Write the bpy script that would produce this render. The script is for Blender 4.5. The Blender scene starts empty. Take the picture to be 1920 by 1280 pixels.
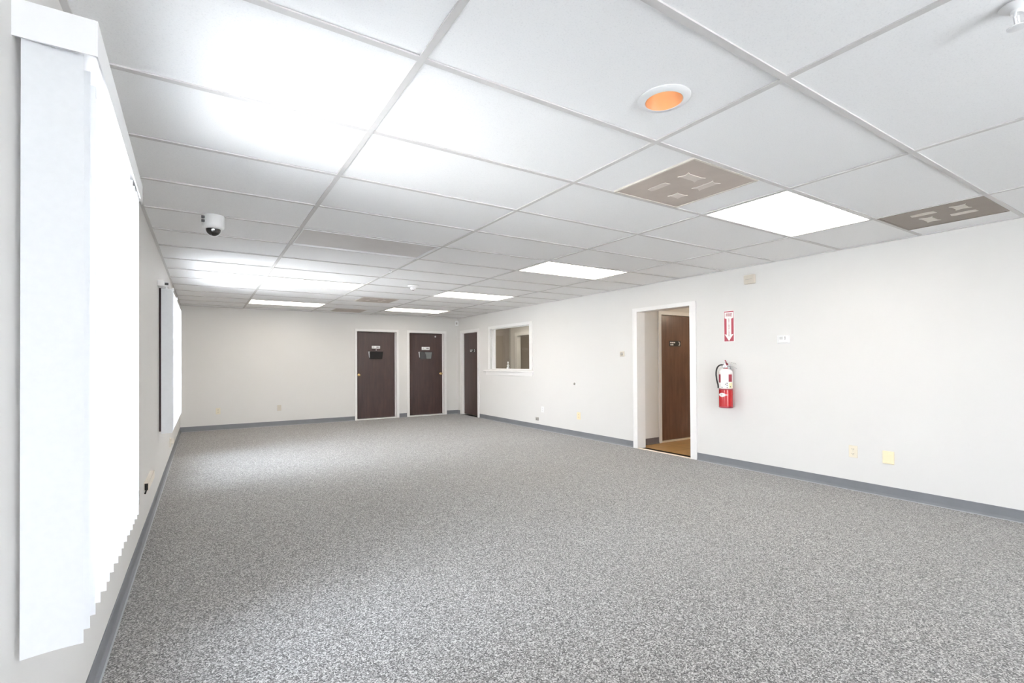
import bpy, bmesh, math, random
from mathutils import Vector, Matrix
random.seed(7)
PI = math.pi
SC = bpy.context.scene
COL = SC.collection

# ------------------------------------------------------------------ room size (metres)
XL, XR, YB, YF, H = -1.012, 4.571, 9.42, -3.66, 2.292
WT = 0.14                       # wall thickness
TX, TY = 1.2192, 0.6096         # lay-in ceiling grid, 4 ft x 2 ft

# ------------------------------------------------------------------ materials
def new_mat(name):
    m = bpy.data.materials.new(name); m.use_nodes = True
    nt = m.node_tree; b = nt.nodes['Principled BSDF']
    return m, nt, b
def srgb(r, g, b):
    f = lambda c: (c / 255 / 12.92) if c / 255 <= .04045 else ((c / 255 + .055) / 1.055) ** 2.4
    return (f(r), f(g), f(b), 1)
def tex_noise(nt, scale, detail=2, rough=.5, vec=None):
    n = nt.nodes.new('ShaderNodeTexNoise'); n.inputs['Scale'].default_value = scale
    n.inputs['Detail'].default_value = detail; n.inputs['Roughness'].default_value = rough
    if vec is not None: nt.links.new(vec, n.inputs['Vector'])
    return n
def ramp(nt, fac, stops):
    r = nt.nodes.new('ShaderNodeValToRGB')
    e = r.color_ramp.elements
    while len(e) < len(stops): e.new(.5)
    for i, (p, c) in enumerate(stops):
        e[i].position = p; e[i].color = c
    nt.links.new(fac, r.inputs['Fac'])
    return r
def obj_coords(nt):
    return nt.nodes.new('ShaderNodeTexCoord').outputs['Object']
def bump(nt, b, height, strength, dist):
    n = nt.nodes.new('ShaderNodeBump'); n.inputs['Strength'].default_value = strength
    n.inputs['Distance'].default_value = dist
    nt.links.new(height, n.inputs['Height']); nt.links.new(n.outputs['Normal'], b.inputs['Normal'])
def simple(name, col, rough=.5, metal=0.0, spec=.5, var=.03, scale=20):
    """plain colour with a little procedural unevenness"""
    m, nt, b = new_mat(name)
    n = tex_noise(nt, scale, 3, .6, obj_coords(nt))
    c0 = tuple(max(0, v * (1 - var)) for v in col[:3]) + (1,)
    c1 = tuple(min(1, v * (1 + var)) for v in col[:3]) + (1,)
    r = ramp(nt, n.outputs['Fac'], [(.3, c0), (.7, c1)])
    nt.links.new(r.outputs['Color'], b.inputs['Base Color'])
    b.inputs['Roughness'].default_value = rough
    b.inputs['Metallic'].default_value = metal
    b.inputs['Specular IOR Level'].default_value = spec
    return m
def emissive(name, col, strength):
    m, nt, b = new_mat(name)
    b.inputs['Base Color'].default_value = (.8, .8, .8, 1)
    b.inputs['Emission Color'].default_value = col
    b.inputs['Emission Strength'].default_value = strength
    return m

def wall_paint(name, col):
    m, nt, b = new_mat(name)
    co = obj_coords(nt)
    n = tex_noise(nt, 1.3, 4, .6, co)
    c0 = tuple(v * .985 for v in col[:3]) + (1,)
    r = ramp(nt, n.outputs['Fac'], [(.35, c0), (.65, col)])
    nt.links.new(r.outputs['Color'], b.inputs['Base Color'])
    b.inputs['Roughness'].default_value = .55; b.inputs['Specular IOR Level'].default_value = .25
    n2 = tex_noise(nt, 260, 2, .5, co)
    bump(nt, b, n2.outputs['Fac'], .06, .001)
    return m

def carpet():
    m, nt, b = new_mat('carpet_loop')
    co = obj_coords(nt)
    n = tex_noise(nt, 150, 2, .6, co)
    vo = nt.nodes.new('ShaderNodeTexVoronoi'); vo.inputs['Scale'].default_value = 205
    nt.links.new(co, vo.inputs['Vector'])
    sx = nt.nodes.new('ShaderNodeSeparateXYZ'); nt.links.new(vo.outputs['Color'], sx.inputs['Vector'])
    r = ramp(nt, sx.outputs['X'], [(.0, (.043, .041, .039, 1)), (.30, (.143, .136, .129, 1)),
                                   (.62, (.278, .265, .253, 1)), (1.0, (.59, .566, .545, 1))])
    n3 = tex_noise(nt, 1.1, 4, .6, co)               # broad wear
    r3 = ramp(nt, n3.outputs['Fac'], [(.3, (.94, .925, .91, 1)), (.7, (1, 1, 1, 1))])
    n4 = tex_noise(nt, 48, 2, .5, co)                # clumps of tufts
    r4 = ramp(nt, n4.outputs['Fac'], [(.3, (.86, .86, .86, 1)), (.7, (1.0, 1.0, 1.0, 1))])
    mx = nt.nodes.new('ShaderNodeMix'); mx.data_type = 'RGBA'; mx.blend_type = 'MULTIPLY'
    mx.inputs['Factor'].default_value = 1
    nt.links.new(r.outputs['Color'], mx.inputs['A']); nt.links.new(r3.outputs['Color'], mx.inputs['B'])
    my = nt.nodes.new('ShaderNodeMix'); my.data_type = 'RGBA'; my.blend_type = 'MULTIPLY'
    my.inputs['Factor'].default_value = 1
    nt.links.new(mx.outputs['Result'], my.inputs['A']); nt.links.new(r4.outputs['Color'], my.inputs['B'])
    nt.links.new(my.outputs['Result'], b.inputs['Base Color'])
    b.inputs['Roughness'].default_value = .95; b.inputs['Specular IOR Level'].default_value = .15
    b.inputs['Sheen Weight'].default_value = .25; b.inputs['Sheen Roughness'].default_value = .5
    bump(nt, b, n.outputs['Fac'], .25, .003)
    return m

def tile_mat():
    m, nt, b = new_mat('mineral_fibre_tile')
    co = obj_coords(nt)
    n = tex_noise(nt, 190, 3, .6, co)
    r = ramp(nt, n.outputs['Fac'], [(.30, (.80, .80, .805, 1)), (.42, (.87, .87, .87, 1)), (.6, (.885, .885, .885, 1))])
    nt.links.new(r.outputs['Color'], b.inputs['Base Color'])
    b.inputs['Roughness'].default_value = .9; b.inputs['Specular IOR Level'].default_value = .1
    bump(nt, b, n.outputs['Fac'], .15, .002)
    return m

def wood(name, c0, c1, c2, rough=.38, coat=.25):
    m, nt, b = new_mat(name)
    co = obj_coords(nt)
    mp = nt.nodes.new('ShaderNodeMapping'); mp.inputs['Scale'].default_value = (7, 7, .8)
    nt.links.new(co, mp.inputs['Vector'])
    n = tex_noise(nt, 2.2, 6, .65, mp.outputs['Vector'])
    r = ramp(nt, n.outputs['Fac'], [(.25, c0), (.5, c1), (.78, c2)])
    nt.links.new(r.outputs['Color'], b.inputs['Base Color'])
    b.inputs['Roughness'].default_value = rough
    b.inputs['Coat Weight'].default_value = coat; b.inputs['Coat Roughness'].default_value = .22
    return m

def pane_glass(name, tint=(1, 1, 1, 1), refl=1.0):
    """thin sheet of glass: straight-through transmission plus Fresnel reflection"""
    m = bpy.data.materials.new(name); m.use_nodes = True
    nt = m.node_tree; nt.nodes.clear()
    out = nt.nodes.new('ShaderNodeOutputMaterial'); mix = nt.nodes.new('ShaderNodeMixShader')
    t = nt.nodes.new('ShaderNodeBsdfTransparent'); t.inputs['Color'].default_value = tint
    g = nt.nodes.new('ShaderNodeBsdfGlossy'); g.inputs['Roughness'].default_value = .01
    fr = nt.nodes.new('ShaderNodeFresnel'); fr.inputs['IOR'].default_value = 1.5
    # reflect at the outer face only, so a pane does not trap light inside itself
    ge = nt.nodes.new('ShaderNodeNewGeometry'); sub = nt.nodes.new('ShaderNodeMath'); sub.operation = 'SUBTRACT'
    sub.inputs[0].default_value = 1.0; nt.links.new(ge.outputs['Backfacing'], sub.inputs[1])
    mul = nt.nodes.new('ShaderNodeMath'); mul.operation = 'MULTIPLY'
    nt.links.new(fr.outputs['Fac'], mul.inputs[0]); nt.links.new(sub.outputs['Value'], mul.inputs[1])
    nt.links.new(mul.outputs['Value'], mix.inputs['Fac'])
    nt.links.new(t.outputs['BSDF'], mix.inputs[1]); nt.links.new(g.outputs['BSDF'], mix.inputs[2])
    nt.links.new(mix.outputs['Shader'], out.inputs['Surface'])
    return m

def vane_mat():
    m = bpy.data.materials.new('vinyl_vane'); m.use_nodes = True
    nt = m.node_tree; nt.nodes.clear()
    out = nt.nodes.new('ShaderNodeOutputMaterial'); mix = nt.nodes.new('ShaderNodeMixShader')
    d = nt.nodes.new('ShaderNodeBsdfDiffuse'); d.inputs['Color'].default_value = (.86, .87, .885, 1)
    t = nt.nodes.new('ShaderNodeBsdfTranslucent'); t.inputs['Color'].default_value = (.88, .89, .90, 1)
    n = tex_noise(nt, 60, 2, .5, obj_coords(nt))
    r = ramp(nt, n.outputs['Fac'], [(.3, (.84, .85, .865, 1)), (.7, (.87, .88, .895, 1))])
    nt.links.new(r.outputs['Color'], d.inputs['Color'])
    mix.inputs['Fac'].default_value = .30
    nt.links.new(d.outputs['BSDF'], mix.inputs[1]); nt.links.new(t.outputs['BSDF'], mix.inputs[2])
    nt.links.new(mix.outputs['Shader'], out.inputs['Surface'])
    return m

def vinyl_floor():
    m, nt, b = new_mat('tan_vinyl_tile')
    co = obj_coords(nt)
    br = nt.nodes.new('ShaderNodeTexBrick'); br.offset = 0
    br.inputs['Scale'].default_value = 1; br.inputs['Brick Width'].default_value = .305
    br.inputs['Row Height'].default_value = .305; br.inputs['Mortar Size'].default_value = .003
    br.inputs['Color1'].default_value = srgb(186, 146, 92); br.inputs['Color2'].default_value = srgb(196, 156, 102)
    br.inputs['Mortar'].default_value = srgb(150, 115, 72)
    nt.links.new(co, br.inputs['Vector'])
    n = tex_noise(nt, 9, 4, .6, co)
    r = ramp(nt, n.outputs['Fac'], [(.3, (.85, .85, .85, 1)), (.7, (1, 1, 1, 1))])
    mx = nt.nodes.new('ShaderNodeMix'); mx.data_type = 'RGBA'; mx.blend_type = 'MULTIPLY'
    mx.inputs['Factor'].default_value = 1
    nt.links.new(br.outputs['Color'], mx.inputs['A']); nt.links.new(r.outputs['Color'], mx.inputs['B'])
    nt.links.new(mx.outputs['Result'], b.inputs['Base Color'])
    b.inputs['Roughness'].default_value = .35
    return m

M = {}
M['wall'] = wall_paint('white_wall_paint', (.72, .708, .690, 1))
M['office_wall'] = wall_paint('shaded_wall_paint', (.36, .315, .28, 1))  # end wall's dimness put into a darker, browner colour
M['carpet'] = carpet()
M['tile'] = tile_mat()
M['grid'] = simple('ceiling_grid_metal', (.60, .585, .575, 1), .5, var=.02)
M['trim'] = simple('white_gloss_trim', (.83, .82, .81, 1), .35, var=.01)
M['base'] = simple('grey_vinyl_base', srgb(120, 122, 127), .45, var=.05, scale=6)
M['base_dimmed'] = simple('dimmed_vinyl_base', srgb(98, 90, 90), .45, var=.05)  # browner grey, with the hall's dimness put into the colour
M['base_light'] = simple('grey_vinyl_toe', srgb(158, 160, 165), .4, var=.04)
M['door'] = wood('dark_stained_veneer', (.030, .016, .014, 1), (.050, .026, .023, 1), (.078, .041, .035, 1))
M['hall_door'] = wood('brown_veneer', (.070, .028, .014, 1), (.135, .057, .029, 1), (.20, .092, .049, 1))
M['brass'] = simple('polished_brass', (.82, .62, .32, 1), .22, 1.0)
M['chrome'] = simple('chrome', (.75, .75, .76, 1), .15, 1.0)
M['black'] = simple('black_plastic', (.012, .011, .011, 1), .3)
M['rubber'] = simple('black_rubber', (.015, .015, .015, 1), .55)
M['dark_hole'] = simple('dark_recess', (.02, .018, .016, 1), .8)
M['smoke'] = simple('smoked_acrylic', (.05, .052, .055, 1), .08, spec=.9)
M['greyacryl'] = simple('grey_acrylic', (.17, .18, .18, 1), .15, spec=.8)
M['paper'] = simple('white_paper', (.85, .85, .84, 1), .8)
M['white'] = simple('white_plastic', (.82, .82, .82, 1), .4, var=.01)
M['white_metal'] = simple('white_enamel', (.80, .80, .80, 1), .35, var=.01)
M['beige'] = simple('ivory_plastic', srgb(226, 218, 200), .45, var=.02)
M['cream'] = simple('cream_plastic', srgb(232, 224, 212), .45, var=.02)
M['almond'] = simple('almond_plastic', srgb(238, 222, 188), .45, var=.02)
M['greyplas'] = simple('grey_plastic', srgb(175, 170, 164), .5)
M['beigebox'] = simple('beige_box', srgb(206, 198, 186), .5)
M['ink'] = simple('grey_ink', (.10, .10, .11, 1), .7)
M['faint'] = simple('pale_ink', (.62, .62, .62, 1), .7)
M['vent'] = simple('taupe_vent_metal', srgb(180, 169, 160), .55, var=.06, scale=5)
M['ventdark'] = simple('brown_vent_metal', srgb(140, 130, 121), .55, var=.05, scale=5)
M['ventlight'] = simple('pale_vent_louvre', srgb(205, 199, 190), .5, var=.05, scale=8)
M['ventmid'] = simple('taupe_vent_patch', srgb(206, 197, 189), .55, var=.05, scale=8)
M['unlit'] = simple('grey_lens', srgb(214, 211, 210), .4, var=.04, scale=3)
M['lamp'] = emissive('fluorescent_lens', (1.0, .92, .80, 1), 4.4)
M['bulb'] = emissive('warm_bulb', (1.0, .80, .55, 1), 3.0)
M['office_fill'] = emissive('office_fill_lens', (1.0, .93, .82, 1), 9.0)
M['globe'] = emissive('hall_globe', (1.0, .86, .66, 1), 34.0)
M['copper'] = simple('copper_reflector', (.90, .64, .44, 1), .33, .85)
M['red'] = simple('red_enamel', (.44, .014, .018, 1), .25, var=.04)
M['signred'] = simple('sign_red', (.40, .050, .080, 1), .5, var=.05)
M['signwhite'] = simple('sign_white', (.86, .83, .82, 1), .5, var=.01)
M['labelred'] = simple('label_dark_red', (.30, .03, .05, 1), .4)
M['labelyel'] = simple('label_cream', srgb(225, 220, 180), .5)
M['maroon'] = simple('dark_maroon_frame', srgb(72, 50, 54), .4)
M['steel'] = simple('brushed_steel', (.55, .55, .56, 1), .35, 1.0)
M['vane'] = vane_mat()
M['glass'] = pane_glass('window_glass')
M['office_glass'] = pane_glass('office_glass', (.90, .90, .88, 1))
M['dome'] = simple('smoked_dome', (.03, .03, .032, 1), .06, spec=.8)
M['vinyl'] = vinyl_floor()
M['wood_sill'] = simple('pale_threshold', srgb(240, 226, 205), .4)
M['pavement'] = simple('outdoor_concrete', (.50, .49, .47, 1), .9, var=.1, scale=1.5)

# ------------------------------------------------------------------ geometry helpers
def V(*a): return Vector(a)
def add_box(bm, x0, x1, y0, y1, z0, z1, bevel=0):
    vs = [bm.verts.new((x, y, z)) for x in (x0, x1) for y in (y0, y1) for z in (z0, z1)]
    q = [(0, 1, 3, 2), (4, 6, 7, 5), (0, 4, 5, 1), (2, 3, 7, 6), (0, 2, 6, 4), (1, 5, 7, 3)]
    fs = [bm.faces.new([vs[i] for i in f]) for f in q]
    if bevel:
        es = list({e for f in fs for e in f.edges})
        bmesh.ops.bevel(bm, geom=es, offset=bevel, segments=2, profile=.5, affect='EDGES')
    return vs
def add_quad(bm, *pts):
    return bm.faces.new([bm.verts.new(p) for p in pts])
def frame_basis(axis):
    a = Vector(axis).normalized()
    t = Vector((0, 0, 1)) if abs(a.z) < .9 else Vector((1, 0, 0))
    u = a.cross(t).normalized(); v = a.cross(u).normalized()
    return a, u, v
def add_lathe(bm, org, axis, prof, n=24, cap0=True, cap1=True):
    """profile = [(radius, distance along axis)]"""
    o = Vector(org); a, u, v = frame_basis(axis)
    rings = []
    for r, d in prof:
        rings.append([bm.verts.new(o + a * d + (u * math.cos(2 * PI * k / n) + v * math.sin(2 * PI * k / n)) * r) for k in range(n)])
    for i in range(len(rings) - 1):
        for k in range(n):
            bm.faces.new((rings[i][k], rings[i][(k + 1) % n], rings[i + 1][(k + 1) % n], rings[i + 1][k]))
    if cap0: bm.faces.new(rings[0])
    if cap1: bm.faces.new(rings[-1])
def add_tube(bm, pts, r, n=10, radii=None):
    pts = [Vector(p) for p in pts]; rings = []
    pu = None
    for i, p in enumerate(pts):
        d = (pts[min(i + 1, len(pts) - 1)] - pts[max(i - 1, 0)]).normalized()
        if pu is None: _, pu, _ = frame_basis(d)
        u = (pu - d * pu.dot(d)).normalized(); v = d.cross(u); pu = u
        rr = radii[i] if radii else r
        rings.append([bm.verts.new(p + (u * math.cos(2 * PI * k / n) + v * math.sin(2 * PI * k / n)) * rr) for k in range(n)])
    for i in range(len(rings) - 1):
        for k in range(n):
            bm.faces.new((rings[i][k], rings[i][(k + 1) % n], rings[i + 1][(k + 1) % n], rings[i + 1][k]))
    bm.faces.new(rings[0]); bm.faces.new(rings[-1])
def add_prism(bm, poly, f, d0, d1):
    """poly of (u,v); f(u,v,d) -> point"""
    a = [bm.verts.new(f(u, v, d0)) for u, v in poly]; b = [bm.verts.new(f(u, v, d1)) for u, v in poly]
    n = len(poly)
    bm.faces.new(a); bm.faces.new(b)
    for i in range(n): bm.faces.new((a[i], a[(i + 1) % n], b[(i + 1) % n], b[i]))
def obj(name, bm, m, parent=None, smooth=False, origin=None):
    bmesh.ops.recalc_face_normals(bm, faces=bm.faces[:])
    me = bpy.data.meshes.new(name)
    off = Vector(origin) if origin is not None else (parent.matrix_world.translation.copy() if parent is not None else Vector((0, 0, 0)))
    if parent is not None: off = abs_loc(parent)
    bm.transform(Matrix.Translation(-off))
    bm.to_mesh(me); bm.free()
    if smooth:
        for p in me.polygons: p.use_smooth = True
        me.set_sharp_from_angle(angle=math.radians(38))
    me.materials.append(m)
    o = bpy.data.objects.new(name, me); COL.objects.link(o)
    if parent is not None: o.parent = parent
    else: o.location = off
    return o
def abs_loc(o):
    l = Vector((0, 0, 0))
    while o is not None:
        l += o.location; o = o.parent
    return l
def tag(o, label, cat, group=None):
    o['label'] = label; o['category'] = cat
    if group: o['group'] = group
    return o
def thing(name, label, cat, loc, group=None):
    o = bpy.data.objects.new(name, None); COL.objects.link(o); o.location = loc
    o.empty_display_size = .05
    return tag(o, label, cat, group)
def struct(name, bm, m, parent=None, smooth=False, label=None, cat=None):
    o = obj(name, bm, m, parent, smooth)
    if parent is None:
        o['kind'] = 'structure'
        if label: o['label'] = label
        if cat: o['category'] = cat
    return o
def sroot(name, label, cat, loc):
    o = bpy.data.objects.new(name, None); COL.objects.link(o); o.location = loc
    o['kind'] = 'structure'; o['label'] = label; o['category'] = cat
    return o
def box_obj(name, m, parent, *b, bevel=0, **k):
    bm = bmesh.new(); add_box(bm, *b, bevel=bevel); return obj(name, bm, m, parent, **k)
def text_mesh(body, size, bold=0.0):
    """mesh data of a piece of lettering, centred on the origin in XY"""
    c = bpy.data.curves.new('lettering', 'FONT'); c.body = body; c.size = size
    c.align_x = 'CENTER'; c.align_y = 'CENTER'; c.offset = bold; c.extrude = 0
    c.resolution_u = 3
    o = bpy.data.objects.new('lettering', c); COL.objects.link(o)
    me = bpy.data.meshes.new_from_object(o.evaluated_get(bpy.context.evaluated_depsgraph_get()))
    bpy.data.objects.remove(o); bpy.data.curves.remove(c)
    return me
def add_text(bm, body, size, f, bold=0.0, sx=1.0):
    """lettering placed by f(u,v) -> point"""
    me = text_mesh(body, size, bold)
    vs = [bm.verts.new(f(v.co.x * sx, v.co.y)) for v in me.vertices]
    for p in me.polygons:
        try: bm.faces.new([vs[i] for i in p.vertices])
        except ValueError: pass
    bpy.data.meshes.remove(me)

def wall_with_openings(name, axis, inner, outer, u0, u1, v0, v1, holes, label):
    """wall slab along u (x or y) with rectangular openings and their reveals"""
    us = sorted({u0, u1, *[h[0] for h in holes], *[h[1] for h in holes]})
    vs = sorted({v0, v1, *[h[2] for h in holes], *[h[3] for h in holes]})
    P = (lambda u, v, d: (d, u, v)) if axis == 'x' else (lambda u, v, d: (u, d, v))
    bm = bmesh.new()
    for i in range(len(us) - 1):
        for j in range(len(vs) - 1):
            cu, cv = (us[i] + us[i + 1]) / 2, (vs[j] + vs[j + 1]) / 2
            if any(h[0] < cu < h[1] and h[2] < cv < h[3] for h in holes): continue
            for d in (inner, outer):
                add_quad(bm, P(us[i], vs[j], d), P(us[i + 1], vs[j], d), P(us[i + 1], vs[j + 1], d), P(us[i], vs[j + 1], d))
    for a, b, c, e in holes + [(u0, u1, v0, v1)]:
        ring = [(a, c), (b, c), (b, e), (a, e)]
        for k in range(4):
            p, q = ring[k], ring[(k + 1) % 4]
            add_quad(bm, P(*p, inner), P(*q, inner), P(*q, outer), P(*p, outer))
    bmesh.ops.remove_doubles(bm, verts=bm.verts[:], dist=1e-5)
    return struct(name, bm, M['wall'], label=label, cat='wall')

# ------------------------------------------------------------------ openings
D1 = (2.155, 3.045, 0, 1.925)       # back wall doors (x)
D2 = (3.344, 4.222, 0, 1.925)
D3 = (8.42, 9.205, 0, 1.925)        # right wall (y)
OW = (6.405, 7.86, 1.085, 1.94)     # office window
DW = (2.905, 3.77, 0, 1.932)        # open doorway
W1 = (0.60, 1.66, .60, 1.985)       # left wall windows (y)
W2 = (4.63, 6.62, .60, 1.985)
W4 = (0.30, 2.20, .30, 2.10)         # unseen window added behind the viewpoint for foreground light (x)

wall_with_openings('wall_back', 'y', YB, YB + WT, XL - WT, XR + WT, 0, H + .3, [D1, D2], 'white back wall with two dark doors side by side')
wall_with_openings('wall_right', 'x', XR, XR + WT, YF, YB, 0, H + .3, [D3, OW, DW], 'long white right wall with doorway, office window and fire extinguisher')
wall_with_openings('wall_left', 'x', XL, XL - WT, YF, YB, 0, H + .3, [W1, W2], 'white left wall behind the vertical blinds')
wall_with_openings('wall_front', 'y', YF, YF - WT, XL - WT, XR + WT, 0, H + .3, [W4], 'white wall behind the viewpoint')

bm = bmesh.new(); add_box(bm, XL - WT, XR + .04, YF - WT, YB + WT, -.12, 0)
struct('floor', bm, M['carpet'], label='grey speckled loop carpet floor', cat='floor')

# ------------------------------------------------------------------ ceiling: tiles, grid, fixtures
xs = [XL, 0, TX, 2 * TX, 3 * TX, XR]
LIGHTS = [(2, 1), (2, 5), (2, 9), (2, 13), (0, 9), (0, 13)]      # (column line, row)
UNLIT = (0, 5)
SQ = TY - .012
VENTS = [(1.535, 1), (3 * TX + .006, 0), (1.535, 11), (1.535, 14)]  # (x start, row)
RX, RY = .943, .337
GT = .013                                                         # half width of a grid bar
bm = bmesh.new()
zt = H + .007
rows = list(range(-6, 16))
for j in rows:
    y0, y1 = max(j * TY, YF), min((j + 1) * TY, YB)
    for i in range(5):
        x0, x1 = xs[i], xs[i + 1]
        if any(xs[c + 1] == x0 and r == j for c, r in LIGHTS) or (xs[UNLIT[0] + 1] == x0 and UNLIT[1] == j): continue
        segs = [(x0, x1)]
        for vx, r in VENTS:
            if r == j and x0 - .01 <= vx < x1:
                segs = [(x0, vx), (vx + SQ, x1)]
        for a, b in segs:
            if b - a < .01: continue
            if a <= RX < b and y0 <= RY < y1:      # tile cut round the recessed downlight
                n = 64; lo_o, lo_i = [], []
                for k in range(n):
                    th = 2 * PI * k / n; cx_, sy_ = math.cos(th), math.sin(th)
                    t = min(((b - RX) if cx_ > 0 else (a - RX)) / cx_ if abs(cx_) > 1e-6 else 9, ((y1 - RY) if sy_ > 0 else (y0 - RY)) / sy_ if abs(sy_) > 1e-6 else 9)
                    lo_o.append((RX + cx_ * t, RY + sy_ * t)); lo_i.append((RX + cx_ * .080, RY + sy_ * .080))
                # snap the nearest ray to each tile corner
                for c in ((a, y0), (b, y0), (b, y1), (a, y1)):
                    k = min(range(n), key=lambda q: (lo_o[q][0] - c[0]) ** 2 + (lo_o[q][1] - c[1]) ** 2); lo_o[k] = c
                A = [[bm.verts.new((x, y, z)) for x, y in ring] for z in (zt, zt + .016) for ring in (lo_o, lo_i)]
                for k in range(n):
                    q = (k + 1) % n
                    bm.faces.new((A[0][k], A[0][q], A[1][q], A[1][k])); bm.faces.new((A[2][k], A[2][q], A[3][q], A[3][k])); bm.faces.new((A[1][k], A[1][q], A[3][q], A[3][k]))
                continue
            dz = random.uniform(-.0012, .0012); t0 = random.uniform(-.0010, .0010); t1 = random.uniform(-.0010, .0010)
            top = zt + .016
            p = [(a, y0, zt + dz + t0), (b, y0, zt + dz - t0), (b, y1, zt + dz + t1), (a, y1, zt + dz - t1)]
            lo = [bm.verts.new(q) for q in p]; hi = [bm.verts.new((q[0], q[1], top)) for q in p]
            bm.faces.new(lo); bm.faces.new(hi)
            for k in range(4): bm.faces.new((lo[k], lo[(k + 1) % 4], hi[(k + 1) % 4], hi[k]))
struct('ceiling', bm, M['tile'], label='suspended ceiling of white mineral fibre tiles', cat='ceiling')
bm = bmesh.new(); add_box(bm, XL - WT, XR + 2.6, YF - WT, YB + WT, H + .30, H + .38)  # opaque slab added over the tiles to block stray light
struct('light_leak_slab', bm, M['tile'], label='unseen roof slab added above the suspended ceiling to stop light leaks', cat='roof')
# T-bar grid: main runners along the room, cross tees across it
bm = bmesh.new()
for x in xs[1:5]: add_box(bm, x - GT, x + GT, YF, YB, H, H + .006)
for j in range(-5, 16):
    y = j * TY
    if y >= YB - .02: continue
    for i in range(5):
        a = xs[i] + (GT if i else 0); b = xs[i + 1] - (GT if i < 4 else 0)
        add_box(bm, a, b, y - GT, y + GT, H, H + .006)
struct('trim_1', bm, M['grid'], label='pale metal T-bar grid of the ceiling', cat='ceiling grid')
bm = bmesh.new()
for a in ((XL, XL + .02, YF, YB), (XR - .02, XR, YF, YB), (XL, XR, YB - .02, YB), (XL, XR, YF, YF + .02)):
    add_box(bm, *a, H - .002, H + .006)
struct('trim_2', bm, M['grid'], label='wall angle trim around the ceiling edge', cat='ceiling grid')

def ring_box(bm, x0, x1, y0, y1, z0, z1, w):
    add_box(bm, x0, x1, y0, y0 + w, z0, z1); add_box(bm, x0, x1, y1 - w, y1, z0, z1)
    add_box(bm, x0, x0 + w, y0 + w, y1 - w, z0, z1); add_box(bm, x1 - w, x1, y0 + w, y1 - w, z0, z1)
LL = {(2, 1): 'lit ceiling light panel nearest the viewer, between two brown vents',
      (2, 5): 'lit ceiling light panel second nearest the viewer, up and left of the open doorway',
      (2, 9): 'lit ceiling light panel of the right column, just up and left of the office window',
      (2, 13): 'lit ceiling light panel above the two back doors, right column',
      (0, 9): 'lit ceiling light panel of the left column, nearer of the two',
      (0, 13): 'lit ceiling light panel of the left column, farther one by the back wall'}
for c, r in LIGHTS:
    x0, x1 = xs[c + 1] + GT + .001, xs[c + 2] - GT - .001
    y0, y1 = r * TY + GT + .001, (r + 1) * TY - GT - .001
    t = thing('ceiling_light', LL[(c, r)], 'ceiling light', ((x0 + x1) / 2, (y0 + y1) / 2, H), 'lit fluorescent ceiling panels')
    bm = bmesh.new(); ring_box(bm, x0, x1, y0, y1, H - .001, H + .022, .008); obj('frame', bm, M['white_metal'], t)
    bm = bmesh.new(); add_box(bm, x0 + .009, x1 - .009, y0 + .009, y1 - .009, H + .006, H + .012); obj('diffuser', bm, M['lamp'], t)
    bm = bmesh.new(); add_box(bm, x0 + .001, x1 - .001, y0 + .001, y1 - .001, H + .024, H + .10); obj('housing', bm, M['white_metal'], t)
# the dead panel
c, r = UNLIT
x0, x1 = xs[c + 1] + GT + .001, xs[c + 2] - GT - .001; y0, y1 = r * TY + GT + .001, (r + 1) * TY - GT - .001
t = thing('ceiling_light', 'unlit grey ceiling light panel, the only dark one, right of the dome camera', 'ceiling light', ((x0 + x1) / 2, (y0 + y1) / 2, H))
bm = bmesh.new(); ring_box(bm, x0, x1, y0, y1, H - .004, H + .03, .010); obj('frame', bm, M['white_metal'], t)
bm = bmesh.new(); add_box(bm, x0 + .016, x1 - .016, y0 + .016, y1 - .016, H + .010, H + .016); obj('diffuser', bm, M['unlit'], t)
bm = bmesh.new(); add_box(bm, x0 + .001, x1 - .001, y0 + .001, y1 - .001, H + .034, H + .10); obj('housing', bm, M['dark_hole'], t)

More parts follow.
